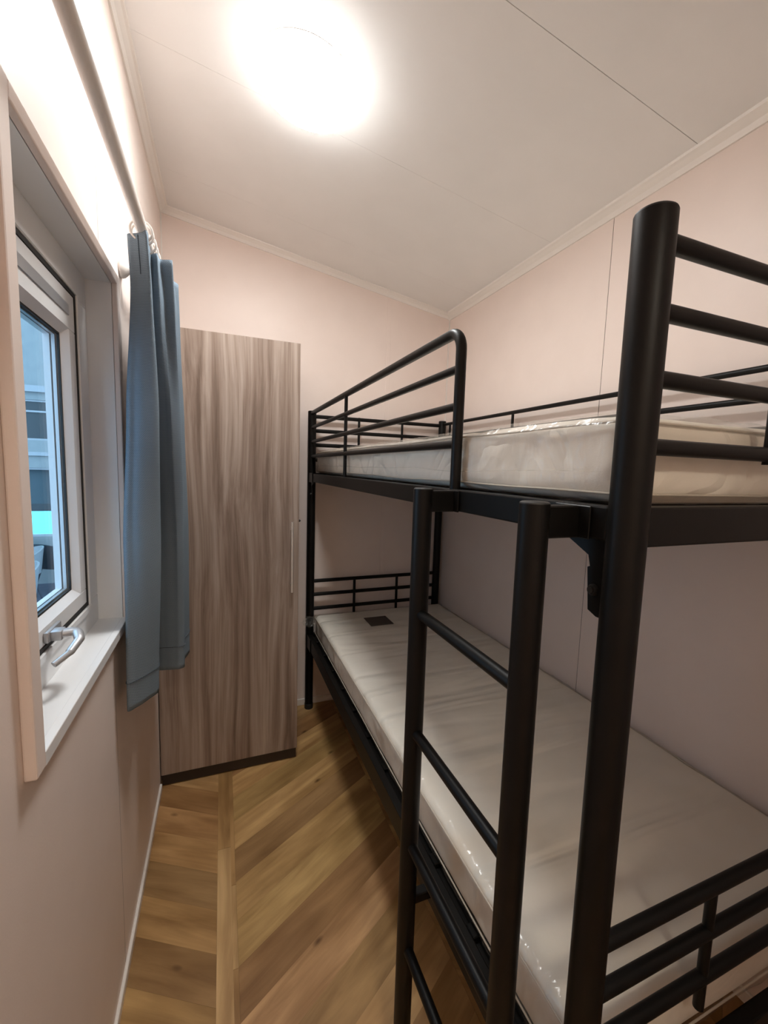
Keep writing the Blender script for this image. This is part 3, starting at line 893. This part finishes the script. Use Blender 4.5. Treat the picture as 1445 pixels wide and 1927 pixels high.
# ------------------------------------------------------------------ ceiling lamp
LC = (0.525, 1.367)
lamp = thing('ceiling_lamp', 'round white glowing ceiling lamp fixed flat on the ceiling', 'lamp', (LC[0], LC[1], H(LC[0])))
def tilt(o):
    o.rotation_euler = (0, math.atan(-SL), 0)
def lam(name, prof, m):
    bm = bmesh.new(); lathe(bm, prof, (0, 0, 0), 'z', 72)
    o = fin(name, bm, m, lamp, True)
    tilt(o); return o
RL = 0.155
lam('lamp_base', [(0, 0), (RL - .03, 0), (RL - .03, -.012), (0, -.012)], M['lamp_rim'])
lam('diffuser_side', [(RL - .02, -.0125), (RL - .006, -.0125), (RL - .001, -.016), (RL - .001, -.038), (RL - .02, -.038)], M['lamp_side'])
lam('lamp_diffuser', [(0, -.0385), (RL - .0015, -.0385), (RL - .002, -.041), (RL - .006, -.0445), (RL - .03, -.047), (0, -.048)], M['lamp'])
lam('lamp_ring', [(RL - .0008, -.0345), (RL + .0010, -.0345), (RL + .0010, -.0375), (RL - .0008, -.0375)], M['lamp_rim'])
hl = thing('hall_fill_light', 'round fill light added in the unseen hall behind the camera', 'lamp', (0.42, -1.15, 2.42))  # added to brighten the lower walls and floor
bm = bmesh.new(); lathe(bm, [(0, 0), (.12, 0), (.12, -.012), (0, -.012)], (0, 0, 0), 'z', 48); fin('lamp_base', bm, M['lamp_rim'], hl, True)
bm = bmesh.new(); lathe(bm, [(0, -.0125), (.150, -.0125), (.152, -.03), (.12, -.045), (0, -.05)], (0, 0, 0), 'z', 48); fin('lamp_diffuser', bm, M['hall_fill_light'], hl, True)

# ------------------------------------------------------------------ curtain rod and curtain
rod = thing('curtain_rod', 'white round curtain rod mounted above the window', 'curtain rod', (0.09, 0.9, 2.028))
RX, RZ = 0.092, 2.030
bm = bmesh.new(); tube(bm, [(RX, -0.10, RZ), (RX, 1.72, RZ)], 0.0135, 24); part('rod', bm, M['white_metal'], rod, True)
for y in (1.47, 0.02):
    bm = bmesh.new()
    lathe(bm, [(0, 0), (.025, 0), (.027, .005), (.025, .012), (.018, .020), (.012, .026), (.0085, .032), (.0085, RX - .014), (0, RX - .014)], (0, y, 2.016), 'x', 28)
    part('wall_bracket', bm, M['white_metal'], rod, True)
for y, s in ((1.72, 1), (-0.10, -1)):
    bm = bmesh.new(); lathe(bm, [(0, 0), (.0135, 0), (.019, s * .010), (.021, s * .020), (.016, s * .032), (0, s * .036)], (RX, y, RZ), 'y', 24); part('finial', bm, M['white_metal'], rod, True)

cur = thing('curtain', 'short blue-grey woven curtain pushed aside between the window and the wardrobe', 'curtain', (0.09, 1.45, 0.78))
def catmull(P, n):
    out = []
    P = [Vector((*p, 0)) for p in P]
    Q = [P[0] * 2 - P[1]] + P + [P[-1] * 2 - P[-2]]
    for i in range(1, len(Q) - 2):
        for k in range(n):
            t = k / n
            out.append(0.5 * ((2 * Q[i]) + (Q[i + 1] - Q[i - 1]) * t + (2 * Q[i - 1] - 5 * Q[i] + 4 * Q[i + 1] - Q[i + 2]) * t * t + (3 * Q[i] - Q[i - 1] - 3 * Q[i + 1] + Q[i + 2]) * t ** 3))
    out.append(P[-1])
    return out
# plan of the folds at four heights (x from the wall, y along it)
levels = [
 (2.012, [(.062,1.300),(.060,1.243),(.076,1.231),(.094,1.218),(.108,1.206),(.104,1.260),(.099,1.322),(.108,1.320),(.115,1.317),(.117,1.335),(.119,1.350),(.149,1.344),(.146,1.38),(.142,1.422),(.128,1.44),(.135,1.48),(.150,1.516),(.125,1.54),(.118,1.58),(.100,1.60)]),
 (1.900, [(.064,1.300),(.064,1.243),(.080,1.234),(.098,1.228),(.112,1.226),(.104,1.275),(.094,1.330),(.106,1.325),(.118,1.320),(.125,1.335),(.128,1.350),(.153,1.346),(.154,1.38),(.152,1.43),(.135,1.47),(.140,1.51),(.150,1.54),(.126,1.57),(.118,1.61),(.095,1.63)]),
 (1.600, [(.030,1.36),(.046,1.248),(.066,1.240),(.090,1.240),(.117,1.258),(.104,1.310),(.084,1.375),(.100,1.378),(.118,1.375),(.130,1.370),(.140,1.372),(.158,1.390),(.162,1.42),(.162,1.48),(.142,1.53),(.135,1.56),(.148,1.61),(.128,1.64),(.118,1.68),(.090,1.69)]),
 (1.250, [(.024,1.40),(.028,1.250),(.052,1.244),(.080,1.258),(.107,1.300),(.100,1.350),(.072,1.420),(.092,1.425),(.112,1.420),(.128,1.415),(.142,1.412),(.158,1.425),(.163,1.46),(.164,1.54),(.146,1.59),(.132,1.61),(.144,1.66),(.128,1.70),(.118,1.74),(.088,1.75)]),
 (0.790, [(.026,1.38),(.026,1.242),(.050,1.252),(.072,1.284),(.091,1.320),(.086,1.375),(.072,1.450),(.088,1.458),(.106,1.455),(.124,1.452),(.138,1.452),(.149,1.465),(.156,1.51),(.158,1.585),(.145,1.63),(.128,1.65),(.138,1.70),(.130,1.75),(.120,1.79),(.085,1.79)]),
]
for l_ in levels:                      # valley before the third fold
    x_, y_ = l_[1][12]; l_[1][12] = (x_ - .013, y_)
NS = 8
rows = [catmull(l[1], NS) for l in levels]
zl = [l[0] for l in levels]
ROWS = 90
bm = bmesh.new(); uvl = bm.loops.layers.uv.new('UVMap')
grid = []
for r in range(ROWS + 1):
    z = zl[0] + (zl[-1] - zl[0]) * r / ROWS
    i = max(j for j in range(len(zl) - 1) if zl[j] >= z - 1e-9)
    t = (zl[i] - z) / (zl[i] - zl[i + 1])
    t2 = t * t * (3 - 2 * t) * .5 + t * .5
    row = []
    acc = 0
    for k in range(len(rows[0])):
        p = rows[i][k].lerp(rows[i + 1][k], t2)
        wv_ = noise.noise(Vector((k * .12, z * 3, 1))) * .0022
        row.append(bm.verts.new((p.x + wv_, p.y + wv_, z)))
    grid.append(row)
arc = [0.0]
for k in range(1, len(rows[2])): arc.append(arc[-1] + (rows[2][k] - rows[2][k - 1]).length)
for r in range(ROWS):
    for k in range(len(rows[0]) - 1):
        f = bm.faces.new((grid[r][k], grid[r + 1][k], grid[r + 1][k + 1], grid[r][k + 1]))
        for lp, (rr, kk) in zip(f.loops, ((r, k), (r + 1, k), (r + 1, k + 1), (r, k + 1))):
            lp[uvl].uv = (arc[kk], -rr / ROWS * 1.24)
me = bpy.data.meshes.new('fabric'); bm.to_mesh(me); bm.free()
for p in me.polygons: p.use_smooth = True
fab = link('fabric', me, M['curtain']); keep(fab, cur)
sd = fab.modifiers.new('thick', 'SOLIDIFY'); sd.thickness = 0.0022; sd.offset = -1; sd.use_rim = True
fab.data.set_sharp_from_angle(angle=math.radians(60))
# hem: a stitched line near the lower edge, slightly pulled in
def offs(row, e):
    out = []
    for k in range(len(row)):
        a = row[max(k - 1, 0)]; b_ = row[min(k + 1, len(row) - 1)]
        t = Vector((b_.x - a.x, b_.y - a.y, 0)).normalized()
        out.append(Vector((row[k].x + t.y * e, row[k].y - t.x * e, 0)))
    return out
def at_z(z, e=0.0012):
    i = max(j for j in range(len(zl) - 1) if zl[j] >= z)
    t = (zl[i] - z) / (zl[i] - zl[i + 1]); t2 = t * t * (3 - 2 * t) * .5 + t * .5
    return [Vector((p.x + noise.noise(Vector((k * .12, z * 3, 1))) * .0022, p.y + noise.noise(Vector((k * .12, z * 3, 1))) * .0022, z)) for k, p in enumerate(offs([a.lerp(b_, t2) for a, b_ in zip(rows[i], rows[i + 1])], e))]
bm = bmesh.new(); tube(bm, at_z(0.868, 0.0006)[:-1], 0.0011, 6)
keep(fin('hem_seam', bm, M['stitch'], None, True), cur)
# stitched pleat crease on the first panel
pc = []
for k in range(12):
    z = 2.008 - k * .008
    pc.append(at_z(z, 0.0004)[int(2.55 * NS)])
bm = bmesh.new(); tube(bm, pc, 0.0011, 6); keep(fin('pleat_seam', bm, M['stitch'], None, True), cur)
# rings
first = None
for y in (1.232, 1.250, 1.300, 1.340, 1.375, 1.430, 1.500, 1.560):
    if first is None:
        bm = bmesh.new()
        path = [(math.cos(a) * .024, 0, math.sin(a) * .024 - .008) for a in [2 * math.pi * k / 32 for k in range(32)]]
        tube(bm, path, 0.0026, 8, closed=True)
        path = [(math.cos(a) * .006, 0, math.sin(a) * .006 - .038) for a in [2 * math.pi * k / 16 for k in range(16)]]
        tube(bm, path, 0.0018, 6, closed=True)
        first = fin('curtain_ring', bm, M['white_metal'], None, True)
        o = first
    else:
        o = first.copy(); COL.objects.link(o)
    o.location = (RX - 0.09, y - 1.45, RZ - 0.78)
    o.rotation_euler = (0, 0, R.uniform(-.25, .25))
    o.parent = cur

# ------------------------------------------------------------------ outside: terrace, neighbouring building, chairs
bm = bmesh.new(); box(bm, -9, XO - .05, -3, 8.5, -0.75, -0.65)
struct('terrace_floor', bm, M['out_deck'])
FB = thing('building', 'pale boarded building with dark windows and a half lowered blind seen through the window', 'building', (-3.5, 8.5, -0.65))
def fb(name, m, rects, y0=8.5, y1=8.7, parent=FB, bev=0.0):
    bm = bmesh.new()
    for (a, b_, c_, d_) in rects: box(bm, a, b_, y0, y1, c_, d_, bev, 1)
    o = fin(name, bm, m); o.parent = parent
    if parent is FB: o.matrix_parent_inverse = Matrix.Translation(-Vector(FB.location))
    return o
# openings: upper x -4.6..-2.40 z 1.75..2.40 ; lower x -4.6..-2.40 z 0.157..1.302
fb('wall', M['out_wall'], [(-9, -4.6, -.65, 4.6), (-2.30, 1.5, -.65, 4.6), (-4.6, -2.30, 2.40, 4.6), (-4.6, -2.30, 1.302, 1.75), (-4.6, -2.30, -.65, 0.157)])
fb('ledge', M['out_white'], [(-4.8, -2.30, 2.52, 2.62)], 8.44, 8.5)
fb('ledge', M['out_white'], [(-4.8, -2.30, 1.50, 1.56)], 8.46, 8.5)
for z0, z1 in ((1.75, 2.40),):
    wn = fb('window', M['out_white'], [(-4.6, -2.30, z0, z0 + .03), (-4.6, -2.30, z1 - .03, z1), (-4.6, -4.55, z0, z1), (-2.35, -2.30, z0, z1), (-4.6, -2.30, 2.20, 2.23)], 8.52, 8.58)
    fb('pane', M['out_glass'], [(-4.55, -2.35, z0 + .03, z1 - .03)], 8.545, 8.555, wn)
wn = fb('window', M['out_white'], [(-4.6, -2.30, .157, .19), (-4.6, -2.30, 1.27, 1.302), (-4.6, -4.55, .157, 1.302), (-2.35, -2.30, .157, 1.302)], 8.52, 8.58)
fb('pane', M['tinted'], [(-4.55, -2.35, .19, .575)], 8.590, 8.595, wn)
fb('roller_blind', M['blind'], [(-4.55, -2.35, .585, 1.27)], 8.60, 8.61, wn)
fb('blind_rail', M['out_glass'], [(-4.55, -2.35, .575, .70)], 8.59, 8.612, wn)

def chair(name, label, x, y, rz, shell, grp=None):
    t = thing(name, label, 'chair', (x, y, -0.65))
    t.rotation_euler = (0, 0, rz)
    bm = bmesh.new()
    # tub shell: seat disc and curved back
    prof = [(0, .43), (.16, .425), (.215, .44), (.235, .47)]
    lathe(bm, [(0, .41), (.17, .405), (.225, .425), (.235, .455), (.22, .462), (0, .45)], (0, 0, 0), 'z', 28)
    o = fin('seat', bm, shell, t, True)
    bm = bmesh.new()
    n = 22; G_ = []
    for i in range(n + 1):
        a = math.radians(-20 + 220 * i / n)
        edge = math.sin(math.radians(180 * i / n))
        top = .62 + .20 * edge
        col = []
        for j in range(7):
            s = j / 6
            z = .44 + (top - .44) * s
            r0 = .225 + .045 * s
            col.append((bm.verts.new((math.cos(a) * r0, math.sin(a) * r0, z)), bm.verts.new((math.cos(a) * (r0 + .022), math.sin(a) * (r0 + .022), z))))
        G_.append(col)
    for i in range(n):
        for j in range(6):
            bm.faces.new((G_[i][j][0], G_[i + 1][j][0], G_[i + 1][j + 1][0], G_[i][j + 1][0]))
            bm.faces.new((G_[i][j][1], G_[i][j + 1][1], G_[i + 1][j + 1][1], G_[i + 1][j][1]))
        bm.faces.new((G_[i][6][0], G_[i + 1][6][0], G_[i + 1][6][1], G_[i][6][1]))
        bm.faces.new((G_[i][0][0], G_[i][0][1], G_[i + 1][0][1], G_[i + 1][0][0]))
    for i in (0, n):
        for j in range(6):
            bm.faces.new((G_[i][j][0], G_[i][j + 1][0], G_[i][j + 1][1], G_[i][j][1]))
    fin('backrest', bm, shell, t, True)
    for sx_, sy_ in ((1, 1), (1, -1), (-1, 1), (-1, -1)):
        bm = bmesh.new(); tube(bm, [(sx_ * .13, sy_ * .13, .42), (sx_ * .22, sy_ * .22, 0.0)], [.016, .010], 10)
        fin('leg', bm, M['chair_leg'], t, True)
    return t
chair('tub_chair', 'white tub chair with curved back outside, in front of the grey chair', -2.46, 7.36, math.radians(-60), M['shell_white'])
chair('tub_chair', 'white tub chair outside the window, nearest to the glass', -2.13, 6.20, math.radians(-50), M['shell_white'])
chair('tub_chair', 'grey chair outside the window, nearest to the pale building', -2.90, 8.10, math.radians(-40), M['shell_grey'])
chair('tub_chair', 'dark chair outside the window beside the white tub chairs', -2.18, 7.90, math.radians(150), M['shell_dark'])
